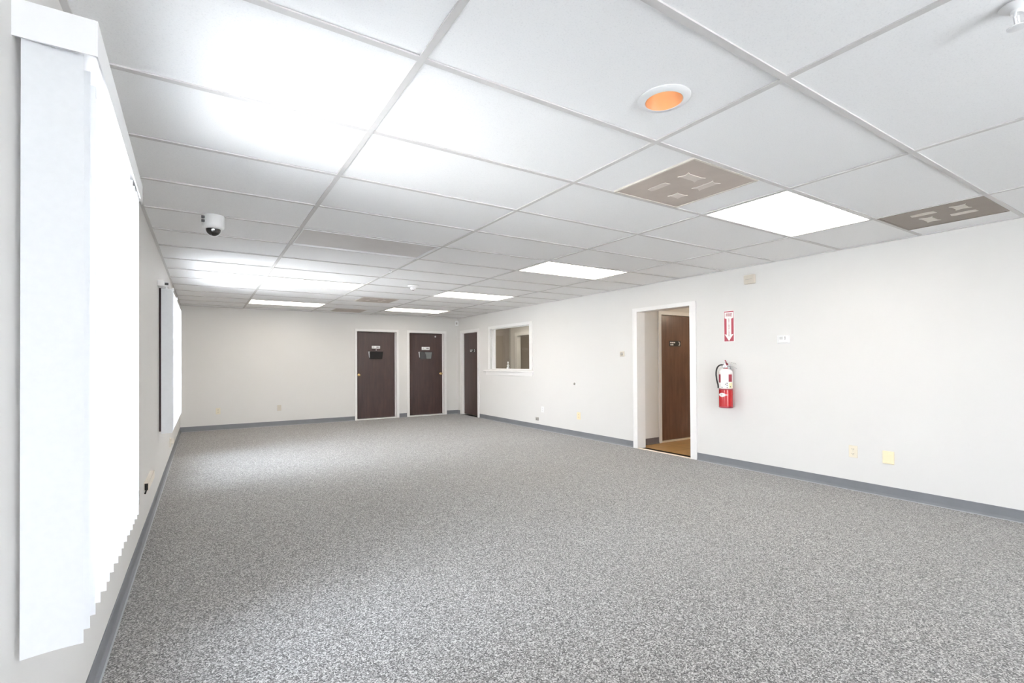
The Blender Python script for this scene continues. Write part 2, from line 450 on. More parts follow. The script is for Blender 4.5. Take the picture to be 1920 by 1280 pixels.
VL = ['taupe square ceiling vent with four torn patches, left of the nearest lit panel',
      'brown square ceiling vent with pale cutouts, at the far right by the wall',
      'taupe square ceiling vent far off between the two columns of lights, nearer one',
      'taupe square ceiling vent far off close to the back wall']
def patch(cx, cy, lx, ly, kind):
    """outline of a deflector patch, lx by ly metres about (cx, cy): 0 = notched both ends, 1 = slanted bar"""
    if kind == 0: p = [(-.5, -.5), (-.34, -.36), (.34, -.36), (.5, -.5), (.38, 0), (.5, .5), (.30, .38), (-.30, .38), (-.5, .5), (-.38, 0)]
    else: p = [(-.5, -.42), (.34, -.5), (.5, -.30), (.46, .42), (-.30, .5), (-.46, .36)]
    if ly > lx: p = [(-v, u) for u, v in p]
    return [(cx + u * lx, cy + v * ly) for u, v in p]
for k, (vx, r) in enumerate(VENTS):
    x0, x1 = vx, vx + SQ; y0, y1 = r * TY + GT + .001, (r + 1) * TY - GT - .001
    cx, cy = (x0 + x1) / 2, (y0 + y1) / 2
    t = thing('ceiling_vent', VL[k], 'vent', (cx, cy, H), 'square ceiling vents')
    bm = bmesh.new(); ring_box(bm, x0, x1, y0, y1, H - .003, H + .03, .012)
    obj('frame', bm, M['ventlight'] if k != 1 else M['ventdark'], t)
    bm = bmesh.new(); add_box(bm, x0 + .0125, x1 - .0125, y0 + .0125, y1 - .0125, H + .001, H + .008)
    obj('face_plate', bm, M['vent'] if k != 1 else M['ventdark'], t)
    if k < 3:
        spec = [(-.083, -.114, .155, .075, 0), (-.128, .086, .050, .140, 1), (.107, -.074, .075, .145, 0), (.102, .126, .095, .080, 0)] if k != 1 else \
               [(-.145, .065, .066, .142, 1), (.063, .085, .175, .082, 0), (-.127, -.135, .135, .088, 0), (.063, -.105, .068, .145, 1)]
        for dx, dy, lx, ly, kd in spec:
            bm = bmesh.new(); add_prism(bm, patch(cx + dx, cy + dy, lx, ly, kd), lambda u, v, d: (u, v, d), H - .003, H + .0008)
            obj('deflector', bm, M['ventmid'] if k != 1 else M['ventlight'], t)

# recessed downlight in the third-from-left near tile
t = thing('recessed_downlight', 'round recessed downlight with a copper coloured reflector in a white ring', 'downlight', (RX, RY, H))
bm = bmesh.new(); add_lathe(bm, (RX, RY, H + .0062), (0, 0, -1), [(.073, 0), (.104, 0), (.104, .003), (.094, .010), (.075, .012), (.073, .010), (.073, 0)], 40, False, False)
obj('trim_ring', bm, M['white_metal'], t, True)
bm = bmesh.new(); add_lathe(bm, (RX, RY, H - .005), (0, 0, 1), [(.0725, 0), (.071, .02), (.064, .06), (.052, .095), (.038, .12), (.030, .13)], 40, False, True)
obj('reflector', bm, M['copper'], t, True)
bm = bmesh.new(); add_lathe(bm, (RX, RY, H + .072), (0, 0, 1), [(.004, 0), (.020, .004), (.028, .016), (.028, .03), (.016, .05), (.014, .052)], 24)
obj('bulb', bm, M['bulb'], t, True)

# dome camera
CX, CY = -.593, 3.05
t = thing('ceiling_dome_camera', 'white dome security camera under the ceiling near the left wall', 'security camera', (CX, CY, H))
bm = bmesh.new(); add_lathe(bm, (CX, CY, H), (0, 0, -1), [(.071, 0), (.072, .01), (.072, .068), (.069, .084), (.058, .094), (.047, .096)], 40)
obj('housing', bm, M['white'], t, True)
def cdome(bm, r, org, a0, a1, n=28, m=10):
    add_lathe(bm, org, (0, 0, -1), [(r * math.cos(a0 + (a1 - a0) * i / m), r * math.sin(a0 + (a1 - a0) * i / m)) for i in range(m + 1)], n, False, True)
bm = bmesh.new(); cdome(bm, .047, (CX, CY, H - .096), 0, PI / 2 - .02); obj('dome', bm, M['dome'], t, True)
bm = bmesh.new()
arc = []
for k in range(21):
    a = -PI * .5 + PI * k / 20
    # a half hoop from the left side, under the dome, to the right side, leaning away from the viewer
    arc.append((CX + .0487 * math.sin(a), CY + .020 * math.cos(a), H - .097 - .0445 * math.cos(a)))
add_tube(bm, arc, .0032, 8); obj('dome_rim', bm, M['white'], t, True)
bm = bmesh.new()
for dz in (.018, .046): add_box(bm, CX - .073, CX - .052, CY - .054, CY - .040, H - dz - .016, H - dz)
obj('cable_port', bm, M['ink'], t)
bm = bmesh.new(); add_lathe(bm, (CX - .004, CY - .043, H - .110), (0, -1, -.35), [(.010, 0), (.010, .006), (.006, .007)], 16)
obj('lens', bm, M['chrome'], t, True)

# smoke detector, sprinklers
def sprinkler(x, y, label, s=1.0):
    t = thing('sprinkler_head', label, 'sprinkler', (x, y, H), 'fire sprinkler heads')
    bm = bmesh.new(); add_lathe(bm, (x, y, H), (0, 0, -1), [(.030 * s, 0), (.030 * s, .002), (.018 * s, .010 * s), (.011 * s, .012 * s), (.011 * s, .02 * s)], 24)
    obj('escutcheon', bm, M['white_metal'], t, True)
    bm = bmesh.new()
    for sg in (-1, 1): add_tube(bm, [(x + sg * .009 * s, y, H - .018 * s), (x + sg * .016 * s, y, H - .032 * s), (x + sg * .004 * s, y, H - .050 * s)], .003 * s, 8)
    obj('frame_arm', bm, M['white_metal'], t, True)
    bm = bmesh.new(); add_lathe(bm, (x, y, H - .050 * s), (0, 0, -1), [(.017 * s, 0), (.017 * s, .002), (.006 * s, .004)], 20)
    obj('deflector', bm, M['white_metal'], t, True)
sprinkler(1.430, -.565, 'white sprinkler head cut by the top right corner of the view', 1.3)
sprinkler(1.150, 4.30, 'small white sprinkler head beyond the unlit grey ceiling panel', .8)
SX, SY = 1.80, 5.26
t = thing('smoke_detector', 'white cone shaped detector on the ceiling among the far lights', 'detector', (SX, SY, H))
bm = bmesh.new(); add_lathe(bm, (SX, SY, H), (0, 0, -1), [(.075, 0), (.075, .012), (.06, .022), (.038, .03), (.034, .052), (.022, .060)], 32)
obj('body', bm, M['white'], t, True)
bm = bmesh.new(); add_lathe(bm, (SX, SY, H - .060), (0, 0, -1), [(.014, 0), (.014, .004), (.006, .006)], 20)
obj('sensor_eye', bm, M['ink'], t, True)

# ------------------------------------------------------------------ baseboards
def base_run(bm, bt, axis, wall, inward, a, b):
    """cove base: thin sheet with a small toe"""
    h, th, toe = .092, .004, .016
    i = inward
    prof = [(0, 0), (toe, 0), (toe, .004), (.008, .013), (th, .024), (th, h - .004), (th - .002, h), (0, h)]
    f = (lambda d, z, u: (wall + i * d, u, z)) if axis == 'x' else (lambda d, z, u: (u, wall + i * d, z))
    add_prism(bm, prof, f, a, b)
    if bt is not None:
        add_prism(bt, [(toe + .0002, 0), (toe + .006, 0), (toe + .0002, .006)], f, a, b)
CW = .056
def baseboard(name, axis, wall, inward, runs, label):
    bm = bmesh.new(); bt = bmesh.new()
    for a, b in runs: base_run(bm, bt, axis, wall, inward, a, b)
    o = struct(name, bm, M['base'], label=label, cat='baseboard', smooth=False)
    obj('toe', bt, M['base_light'], o)
baseboard('baseboard_right', 'x', XR, -1, [(YF, DW[0] - .092), (DW[1] + .075, D3[0] - .085), (D3[1] + CW, YB)], 'grey vinyl baseboard along the right wall')
baseboard('baseboard_back', 'y', YB, -1, [(XL, D1[0] - .046), (D1[1] + CW - .005, D2[0] - .062), (D2[1] + CW - .005, XR)], 'grey vinyl baseboard along the back wall')
baseboard('baseboard_left', 'x', XL, 1, [(YF, YB)], 'grey vinyl baseboard along the left wall')
baseboard('baseboard_front', 'y', YF, 1, [(XL, XR)], 'grey vinyl baseboard behind the viewpoint')

# ------------------------------------------------------------------ door and window casings
def casing(name, axis, wall, inward, o, wl, wr, wt, label, th=.016, bottom=False):
    """flat casing with a raised back band around opening o = (u0,u1,v0,v1)"""
    f = (lambda d, u, z: (wall + inward * d, u, z)) if axis == 'x' else (lambda d, u, z: (u, wall + inward * d, z))
    bm = bmesh.new()
    def slab(u0, u1, v0, v1, d0, d1):
        p, q = f(d0, u0, v0), f(d1, u1, v1)
        lo = [min(p[k], q[k]) for k in range(3)]; hi = [max(p[k], q[k]) for k in range(3)]
        add_box(bm, lo[0], hi[0], lo[1], hi[1], lo[2], hi[2])
    u0, u1, v0, v1 = o
    slab(u0 - wl, u0, v0, v1 + wt, 0, th * .7); slab(u1, u1 + wr, v0, v1 + wt, 0, th * .7)
    slab(u0, u1, v1, v1 + wt, 0, th * .7)
    bb = .012
    slab(u0 - wl, u0 - wl + bb, v0, v1 + wt, th * .7, th); slab(u1 + wr - bb, u1 + wr, v0, v1 + wt, th * .7, th)
    slab(u0 - wl + bb, u1 + wr - bb, v1 + wt - bb, v1 + wt, th * .7, th)
    return struct(name, bm, M['trim'], label=label, cat='trim')
casing('trim_3', 'y', YB, -1, D1, .046, CW - .005, .05, 'white casing around the left back door')
casing('trim_4', 'y', YB, -1, D2, .062, CW - .005, .05, 'white casing around the right back door')
casing('trim_5', 'x', XR, -1, D3, .085, CW, .065, 'white casing around the dark door in the right wall')
casing('trim_6', 'x', XR, -1, DW, .092, .075, .05, 'white casing around the open doorway')
casing('trim_7', 'x', XR, -1, OW, .10, .065, .06, 'white casing around the office window')
# jamb linings of the open doorway
bm = bmesh.new()
add_box(bm, XR, XR + WT + .012, DW[1] - .001, DW[1] + .016, 0, DW[3] + .016)
add_box(bm, XR, XR + WT + .012, DW[0] - .016, DW[0] + .001, 0, DW[3] + .016)
add_box(bm, XR, XR + WT + .012, DW[0] + .001, DW[1] - .001, DW[3] - .001, DW[3] + .016)
struct('trim_8', bm, M['trim'], label='white jamb lining of the open doorway', cat='trim')
bm = bmesh.new(); add_prism(bm, [(0, 0), (.006, .008), (.034, .008), (.04, 0)], lambda u, v, d: (XR - .006 + u, d, v), DW[0] + .001, DW[1] - .001)
struct('trim_9', bm, M['wood_sill'], label='pale threshold strip across the open doorway', cat='threshold')
# office window stool and apron
bm = bmesh.new()
add_box(bm, XR - .045, XR + .05, OW[0] - .125, OW[1] + .235, OW[2] - .048, OW[2] - .022, bevel=.005)
add_box(bm, XR - .014, XR, OW[0] - .10, OW[1] + .17, OW[2] - .118, OW[2] - .048)
struct('trim_10', bm, M['trim'], label='white sill and apron under the office window', cat='trim')

# ------------------------------------------------------------------ doors
def knob(parent, p, n, m='brass'):
    """round knob with its rose; p on the door face, n outward"""
    bm = bmesh.new(); add_lathe(bm, p, n, [(.030, 0), (.030, .004), (.022, .008), (.011, .010), (.010, .030), (.018, .034), (.026, .044), (.027, .054), (.020, .064), (.008, .067)], 24)
    return obj('knob', bm, M[m], parent, True)
def door(name, axis, face, depth, o, label, m='door', knob_u=None, inward=-1, gap=.004):
    u0, u1, v0, v1 = o
    if axis == 'y': loc = ((u0 + u1) / 2, face, 0)
    else: loc = (face, (u0 + u1) / 2, 0)
    r = sroot(name, label, 'door', loc)
    bm = bmesh.new()
    if axis == 'y': add_box(bm, u0 + gap, u1 - gap, face, face + depth, .022, v1 - gap, bevel=.002)
    else: add_box(bm, face, face + depth, u0 + gap, u1 - gap, .022, v1 - gap, bevel=.002)
    obj('door_leaf', bm, M[m], r)
    # threshold under the leaf
    if knob_u is not None:
        p = (knob_u, face, .972) if axis == 'y' else (face, knob_u, .972)
        knob(r, p, (0, -1, 0) if axis == 'y' else (-1, 0, 0))
    bm = bmesh.new()
    for z in (.22, 1.0, 1.7):
        un = (u1 - gap) if (knob_u is not None and knob_u < (u0 + u1) / 2) else (u0 + gap)
        if axis == 'y': add_lathe(bm, (un, face - .004, z), (0, 0, 1), [(.005, 0), (.005, .08)], 10)
        else: add_lathe(bm, (face - .004, un, z), (0, 0, 1), [(.005, 0), (.005, .08)], 10)
    obj('hinge', bm, M['steel'], r)
    return r
RD = .10
door('door_1', 'y', YB + RD, .036, D1, 'dark brown door in the back wall, left of the two, knob at left', knob_u=2.222)
door('door_2', 'y', YB + RD, .036, D2, 'dark brown door in the back wall, right of the two, knob at right', knob_u=4.168)
door('door_3', 'x', XR + .066, .036, D3, 'dark brown door at the far end of the right wall')
bm = bmesh.new()
add_box(bm, D1[0], D1[1], YB - .004, YB + WT, 0, .016)
add_box(bm, D2[0], D2[1], YB - .004, YB + WT, 0, .016)
struct('trim_11', bm, M['trim'], label='white thresholds under the back doors', cat='threshold')
bm = bmesh.new()
for o in (D1, D2):      # door stops inside the frames
    add_box(bm, o[0], o[0] + .003, YB, YB + RD - .002, .016, o[3]); add_box(bm, o[1] - .004, o[1], YB, YB + RD - .002, .016, o[3])
    add_box(bm, o[1] - .016, o[1] - .004, YB + RD - .030, YB + RD - .002, .016, o[3])
    add_box(bm, o[0] + .003, o[1] - .004, YB, YB + RD - .002, o[3] - .004, o[3])
add_box(bm, XR, XR + .064, D3[1] - .004, D3[1], 0, D3[3]); add_box(bm, XR + .036, XR + .064, D3[1] - .018, D3[1] - .004, 0, D3[3])
add_box(bm, XR, XR + .064, D3[0], D3[1] - .004, D3[3] - .004, D3[3])
struct('trim_12', bm, M['trim'], label='white jambs inside the three far door frames', cat='trim')
# closed space behind the doors
bm = bmesh.new(); add_box(bm, D1[0] - .2, D2[1] + .2, YB + WT, YB + WT + .02, 0, H)
struct('wall_behind_doors', bm, M['wall'], label='wall closing off behind the back doors', cat='wall')

# signs and file holders on the doors
yd = YB + RD
def plate_on_back(label, x0, x1, z0, z1):
    t = thing('door_sign', label, 'sign', ((x0 + x1) / 2, yd, z0))
    box_obj('plate', M['white'], t, x0, x1, yd - .004, yd, z0, z1, bevel=.001)
    w, h = x1 - x0, z1 - z0
    bm = bmesh.new()
    for k in range(3): add_box(bm, x0 + w * (.57 + .12 * k), x0 + w * (.655 + .12 * k), yd - .0048, yd - .0040, z0 + h * .32, z0 + h * .70)
    obj('print', bm, M['ink'], t)
    bm = bmesh.new(); add_box(bm, x0 + w * .10, x0 + w * .30, yd - .0046, yd - .0040, z0 + h * .25, z0 + h * .75); obj('emblem', bm, M['faint'], t)
    return t
k_ = (yd - -.957) / (YB - -.957)      # recess shifts things seen on the wall plane
def bx(x): return -.654 + (x + .654) * k_
def bz(z): return 1.225 + (z - 1.225) * k_
plate_on_back('small white name plate with grey print on the left back door', bx(2.478), bx(2.662), bz(1.550), bz(1.611))
plate_on_back('small white name plate with grey print on the right back door', bx(3.645), bx(3.844), bz(1.533), bz(1.600))
def file_holder(label, x0, x1, z0, z1, two):
    cx = (x0 + x1) / 2
    t = thing('file_holder', label, 'file holder', (cx, yd, z0))
    tp = (x1 - x0) * .09
    P = lambda u, v, d: (u, d, v)
    bm = bmesh.new()
    add_prism(bm, [(x0 + tp, z0), (x1 - tp, z0), (x1, z1), (x0, z1)], P, yd - .004, yd)
    obj('back_panel', bm, M['black'], t)
    bm = bmesh.new()     # pocket leans out at the top
    def Q(u, v, d): return (u, yd - .022 - .028 * (v - z0) / (z1 - z0) + d, v)
    add_prism(bm, [(x0 + tp + .012, z0), (x1 - tp - .012, z0), (x1 - .03, z1 - .012), (x0 + .035, z1 - .012)], Q, -.002, .002)
    obj('front_panel', bm, M['black'] if not two else M['smoke'], t)
    bm = bmesh.new()
    for s, xa in ((0, x0 + tp + .008), (1, x1 - tp - .012)):
        top = x0 + .03 if s == 0 else x1 - .034
        vs = [(xa, yd - .022, z0), (xa, yd - .004, z0), (top, yd - .004, z1 - .01), (top, yd - .05, z1 - .014)]
        a = [bm.verts.new(v) for v in vs]; b = [bm.verts.new((v[0] + .004, v[1], v[2])) for v in vs]
        bm.faces.new(a); bm.faces.new(b)
        for i in range(4): bm.faces.new((a[i], a[(i + 1) % 4], b[(i + 1) % 4], b[i]))
    add_box(bm, x0 + tp + .008, x1 - tp - .008, yd - .024, yd - .004, z0, z0 + .004)
    obj('side_wall', bm, M['black'], t)
    bm = bmesh.new()
    add_prism(bm, [(x0 + tp * .75, z0 + .035), (x0 + tp * 1.25, z0 + .03), (x0 + tp * 1.55, z1 - .004), (x0 + .004, z1 - .004)], P, yd - .0075, yd - .0045)
    obj('clear_edge', bm, M['faint'], t)
    if two:
        bm = bmesh.new()
        add_prism(bm, [(cx + .018, z0 + .004), (x1 - tp - .016, z0 + .004), (x1 - .036, z1 - .014), (cx - .035, z1 - .014), (cx - .004, z0 + .10)], Q, -.0035, -.0022)
        obj('grey_sheet', bm, M['greyacryl'], t)
    return t
file_holder('black plastic file holder on the left back door', bx(2.395), bx(2.740), bz(1.318), bz(1.488), False)
file_holder('black file holder with a grey sheet on the right back door', bx(3.560), bx(3.915), bz(1.323), bz(1.490), True)
bm = bmesh.new(); add_lathe(bm, (bx(2.575), yd, bz(1.520)), (0, -1, 0), [(.012, 0), (.012, .005), (.006, .012)], 16)
tag(obj('push_pin', bm, M['white'], smooth=True, origin=(bx(2.575), yd, bz(1.52))), 'white pin between name plate and file holder, left back door', 'pin')
bm = bmesh.new(); add_lathe(bm, (bx(3.988), yd, bz(1.845)), (0, -1, 0), [(.020, 0), (.020, .006), (.012, .012)], 20)
tag(obj('door_contact', bm, M['faint'], smooth=True, origin=(bx(3.988), yd, bz(1.845))), 'small round white disc near the top of the right back door', 'door contact')

def black_sign(name_label, f, w, h):
    """black plate with two short lines of white print and a round emblem; f(u,v,d) local frame"""
    o = f(w / 2, 0, 0)
    t = thing('door_sign', name_label, 'sign', o)
    bm = bmesh.new(); add_prism(bm, [(0, 0), (w, 0), (w, h), (0, h)], f, 0, .004); obj('plate', bm, M['black'], t)
    bm = bmesh.new()
    for u0, u1, v0, v1 in ((.06, .20, .56, .80), (.22, .34, .56, .80), (.36, .50, .58, .80), (.08, .20, .18, .40), (.22, .34, .18, .40)):
        add_prism(bm, [(u0 * w, v0 * h), (u1 * w, v0 * h), (u1 * w, v1 * h), (u0 * w, v1 * h)], f, .004, .0048)
    obj('print', bm, M['paper'], t)
    bm = bmesh.new(); n = 20; r = h * .40; cu, cv = w * .80, h * .5
    out = [(cu + r * math.cos(-PI * .45 + PI * .95 * k / n), cv + r * math.sin(-PI * .45 + PI * .95 * k / n)) for k in range(n + 1)]
    inn = [(cu + r * .58 * math.cos(-PI * .45 + PI * .95 * k / n), cv + r * .62 * math.sin(-PI * .45 + PI * .95 * k / n)) for k in range(n, -1, -1)]
    add_prism(bm, out + inn, f, .004, .0048); obj('emblem', bm, M['paper'], t)
xd = XR + .066
black_sign('small dark sign with white print on the far right wall door', lambda u, v, d: (xd - d, 8.905 - u, 1.468 + v), .27, .075)

# ------------------------------------------------------------------ hallway beyond the doorway
HW = 3.90
bm = bmesh.new(); add_box(bm, XR + .04, 7.2, 2.2, HW + .3, -.12, -.002)
struct('floor_hallway', bm, M['vinyl'], label='tan vinyl tile floor of the hallway', cat='floor')
HD = (5.225, 6.08, 0, 1.94)
wall_with_openings('wall_hallway_left', 'y', HW, HW + .12, XR + WT, 7.2, 0, H, [HD], 'cream hallway wall holding the brown door')
bm = bmesh.new(); add_box(bm, 7.2, 7.3, 2.2, HW + .12, 0, H); add_box(bm, XR + WT, 7.2, 2.2, 2.32, 0, H)
add_box(bm, HD[0] - .1, HD[1] + .1, HW + .12, HW + .14, 0, H)
struct('wall_hallway_right', bm, M['wall'], label='cream walls enclosing the hallway', cat='wall')
bm = bmesh.new(); add_box(bm, XR + WT, 7.3, 2.2, HW + .12, H - .16, H - .10)
struct('ceiling_hallway', bm, M['tile'], label='ceiling of the hallway', cat='ceiling')
bm = bmesh.new()
base_run(bm, None, 'y', HW, -1, XR + WT + .02, HD[0] - .065)
struct('baseboard_hallway', bm, M['base_dimmed'], label='vinyl baseboard in the hallway, coloured darker for the dim hall', cat='baseboard')
casing('trim_13', 'y', HW, -1, HD, .062, .062, .055, 'white casing around the brown hallway door')
bm = bmesh.new(); add_box(bm, HD[0], HD[1], HW - .012, HW + .12, 0, .02)
struct('trim_14', bm, M['wood_sill'], label='pale threshold under the brown hallway door', cat='threshold')
door('door_4', 'y', HW + .03, .036, HD, 'reddish brown veneer door seen through the open doorway', m='hall_door', knob_u=6.0)
hx = lambda x: -.654 + (x + .654) * (HW + .03 + .957) / (HW + .957)
black_sign('small black sign with white print on the brown hallway door', lambda u, v, d: (hx(5.415) + u, HW + .03 - d, 1.462 + v), .27, .085)
# hallway lamp: a plain surface-mounted globe out of sight further along the hall
t = thing('hallway_ceiling_lamp', 'round lamp on the hallway ceiling beyond the open doorway', 'ceiling light', (6.3, 3.0, H - .16))
bm = bmesh.new(); add_lathe(bm, (6.3, 3.0, H - .16), (0, 0, -1), [(.13, 0), (.13, .02), (.115, .025)], 32); obj('base', bm, M['white_metal'], t, True)
bm = bmesh.new(); add_lathe(bm, (6.3, 3.0, H - .183), (0, 0, -1), [(.112, 0), (.105, .03), (.08, .055), (.04, .07), (.005, .074)], 32); obj('globe', bm, M['globe'], t, True)

# ------------------------------------------------------------------ office behind the interior window
OX, OYB = 6.07, 9.42
bm = bmesh.new(); add_box(bm, XR + .04, OX + 2, 4.6, OYB + .1, -.12, 0)
struct('floor_office', bm, M['carpet'], label='carpet floor of the office', cat='floor')
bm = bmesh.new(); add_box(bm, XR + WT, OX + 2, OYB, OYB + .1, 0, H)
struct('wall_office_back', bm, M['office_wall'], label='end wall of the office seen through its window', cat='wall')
OD = (8.15, 9.05, 0, 1.90)
wall_with_openings('wall_office_right', 'x', OX, OX + .1, 4.6, OYB, 0, H, [OD], 'office wall with a doorway seen through the interior window')
casing('trim_15', 'x', OX, -1, OD, .07, .10, .08, 'white casing of the doorway inside the office')
bm = bmesh.new(); add_box(bm, OX + 1.0, OX + 1.1, 4.6, OYB, 0, H); add_box(bm, OX + .1, OX + 1.0, 4.6, 4.7, 0, H)
add_box(bm, XR + WT, OX, 4.6, 4.7, 0, H)
struct('wall_office_front', bm, M['wall'], label='walls closing the office rooms', cat='wall')
bm = bmesh.new(); add_box(bm, XR + WT, OX + 1.1, 4.6, OYB, H, H + .05)
struct('ceiling_office', bm, M['tile'], label='ceiling of the office', cat='ceiling')
for x_, xw, yo, lb in ((4.80, .72, 8.15, 'unseen lit panel added to brighten the office, out of view above its window'), (OX + .14, .82, 7.2, 'unseen lit panel added to brighten the small room beyond the office doorway')):  # unseen panels added to light both rooms
    t = thing('ceiling_light', lb, 'ceiling light', (x_ + xw / 2, yo + .3, H), 'added office fill panels')
    bm = bmesh.new(); ring_box(bm, x_, x_ + xw, yo, yo + .58, H - .012, H, .02); obj('frame', bm, M['white_metal'], t)
    bm = bmesh.new(); add_box(bm, x_ + .02, x_ + xw - .02, yo + .02, yo + .56, H - .010, H - .004); obj('diffuser', bm, M['office_fill'], t)
# sliding glass set in the opening
r = sroot('window_3', 'interior sliding glass window to the office in the right wall', 'window', (XR + .07, (OW[0] + OW[1]) / 2, OW[2]))
bm = bmesh.new()
for z0, z1 in ((OW[2], OW[2] + .016), (OW[3] - .014, OW[3])): add_box(bm, XR + .035, XR + .085, OW[0], OW[1], z0, z1)
add_box(bm, XR + .035, XR + .085, OW[1] - .02, OW[1], OW[2] + .016, OW[3] - .014)
add_box(bm, XR + .035, XR + .085, OW[0], OW[0] + .012, OW[2] + .016, OW[3] - .014)
obj('window_frame', bm, M['trim'], r)
bm = bmesh.new(); add_box(bm, XR + .066, XR + .080, OW[1] - .105, OW[1] - .02, OW[2] + .016, OW[3] - .014); obj('stile', bm, M['trim'], r)
bm = bmesh.new(); add_box(bm, XR + .070, XR + .074, 7.17, OW[1] - .105, OW[2] + .014, OW[3] - .012); obj('pane', bm, M['office_glass'], r)
bm = bmesh.new(); add_box(bm, XR + .048, XR + .052, OW[0] + .012, 7.19, OW[2] + .014, OW[3] - .012); obj('pane', bm, M['office_glass'], r)
bm = bmesh.new()
add_lathe(bm, (XR + .036, 7.215, OW[2] + .018), (0, 0, 1), [(.030, 0), (.032, .016), (.020, .03), (.012, .036)], 20)
add_lathe(bm, (XR + .036, 7.215, OW[2] + .054), (0, 0, 1), [(.012, 0), (.024, .012), (.026, .026), (.016, .042), (.008, .05), (.008, .085), (.014, .092), (.010, .104)], 20)
obj('lock', bm, M['white_metal'], r, True)

# ------------------------------------------------------------------ exterior windows in the left and front walls
def ext_window(name, axis, wall, out, o, label, mullions=(), proud=.028):
    u0, u1, v0, v1 = o
    f = (lambda d, u, z: (wall + out * d, u, z)) if axis == 'x' else (lambda d, u, z: (u, wall + out * d, z))
    def slab(bm, ua, ub, va, vb, d0, d1):
        p, q = f(d0, ua, va), f(d1, ub, vb)
        lo = [min(p[k], q[k]) for k in range(3)]; hi = [max(p[k], q[k]) for k in range(3)]
        add_box(bm, lo[0], hi[0], lo[1], hi[1], lo[2], hi[2])
    r = sroot(name, label, 'window', f(0, (u0 + u1) / 2, v0))
    w = .035
    bm = bmesh.new()
    slab(bm, u0 - .012, u0 + w, v0 - .012, v1 + .012, -proud, .10); slab(bm, u1 - w, u1 + .012, v0 - .012, v1 + .012, -proud, .10)
    slab(bm, u0 + w, u1 - w, v0 - .012, v0 + w, -proud, .10); slab(bm, u0 + w, u1 - w, v1 - w, v1 + .012, -proud, .10)
    obj('window_frame', bm, M['maroon'], r)
    for mu in mullions:
        bm = bmesh.new(); slab(bm, mu - .02, mu + .02, v0 + w, v1 - w, .03, .09); obj('mullion', bm, M['maroon'], r)
    cuts = [u0 + w] + [c for mu in mullions for c in (mu - .02, mu + .02)] + [u1 - w]
    for k in range(0, len(cuts), 2):
        bm = bmesh.new(); slab(bm, cuts[k], cuts[k + 1], v0 + w, v1 - w, .058, .062); obj('pane', bm, M['glass'], r)
    return r
ext_window('window_1', 'x', XL, -1, W1, 'window behind the large near vertical blind')
ext_window('window_2', 'x', XL, -1, W2, 'maroon framed window behind the far vertical blind', (5.62,))
ext_window('added_window', 'y', YF, -1, W4, 'unseen window added behind the viewpoint to light the foreground', (1.25,), proud=0)

# ------------------------------------------------------------------ vertical blinds
def vane_bm(z0, z1, w, ang, x_edge, y_edge):
    """thin curved strip; its room-side edge stands at (x_edge, y_edge)"""
    bm = bmesh.new(); n = 8; th = .0006
    ca, sa = math.cos(ang), math.sin(ang)
    front, back = [], []
    for k in range(n + 1):
        s = -w * (1 - k / n)                      # distance from the room edge towards the wall
        c = .005 * (1 - (2 * k / n - 1) ** 2)     # bow
        for lst, o in ((front, c - th), (back, c + th)):
            lst.append((x_edge + s * ca - o * sa, y_edge + s * sa + o * ca))
    poly = front + back[::-1]
    lo = [bm.verts.new((x, y, z0)) for x, y in poly]; hi = [bm.verts.new((x, y, z1)) for x, y in poly]
    m = len(poly)
    for i in range(m): bm.faces.new((lo[i], lo[(i + 1) % m], hi[(i + 1) % m], hi[i]))
    bm.faces.new(lo); bm.faces.new(hi)
    return bm
def vertical_blind(label, y0, y1, n, x_edge, w, z0, z1, ang, angs=None):
    t = thing('vertical_blind', label, 'blind', (XL, (y0 + y1) / 2, z0), 'white vertical blinds on the left wall')
    proto = None
    step = (y1 - y0) / (n - 1)
    for k in range(n):
        a = ang + random.uniform(-.03, .03) * (k > 0)
        bm = vane_bm(z0 + random.uniform(-.001, .001), z1, w, a, x_edge + random.uniform(-.0015, .0015) * (k > 0), y0 + step * k)
        obj('vane', bm, M['vane'], t, True)
    # headrail with carriers
    bm = bmesh.new()
    xm = x_edge - w / 2
    add_box(bm, xm - .022, xm + .022, y0 - .009, y1 + .04, z1 + .018, z1 + .062, bevel=.004)
    obj('headrail', bm, M['white'], t)
    for k in range(n):
        y = y0 + step * k - (w / 2) * math.sin(ang)
        bm = bmesh.new(); add_box(bm, xm - .004, xm + .004, y - .003, y + .003, z1 - .003, z1 + .019)
        obj('carrier', bm, M['white'], t)
    return t, xm
# near blind with its dust-cover valance
tb, xm = vertical_blind('large white vertical blind with valance at the left edge of the view', .514, 1.640, 16, -.893, .106, .576, 1.956, math.radians(7.5))
bm = bmesh.new()
va, vb = (-.865, .495), (-.888, 1.735)
zb, zt_ = 1.951, 2.035
def valance_pt(u, d):       # along the face, d = behind the face
    x = va[0] + (vb[0] - va[0]) * u; y = va[1] + (vb[1] - va[1]) * u
    return (x - d, y)
th = .004
for (u0, u1, d0, d1) in ((0, 1, 0, th),):
    p = [valance_pt(u0, d0), valance_pt(u1, d0), valance_pt(u1, d1), valance_pt(u0, d1)]
    add_prism(bm, p, lambda u, v, d: (u, v, d), zb, zt_)
add_box(bm, XL, va[0] - .003, va[1] - .001, va[1] + .003, zb, zt_)            # near return
add_box(bm, XL, vb[0] - .003, vb[1] - .003, vb[1] + .001, zb + .012, zt_)     # far return
add_box(bm, XL + .001, va[0] - .026, va[1] + .004, vb[1] - .004, zt_ - .006, zt_ - .002)
obj('valance', bm, M['white'], tb)
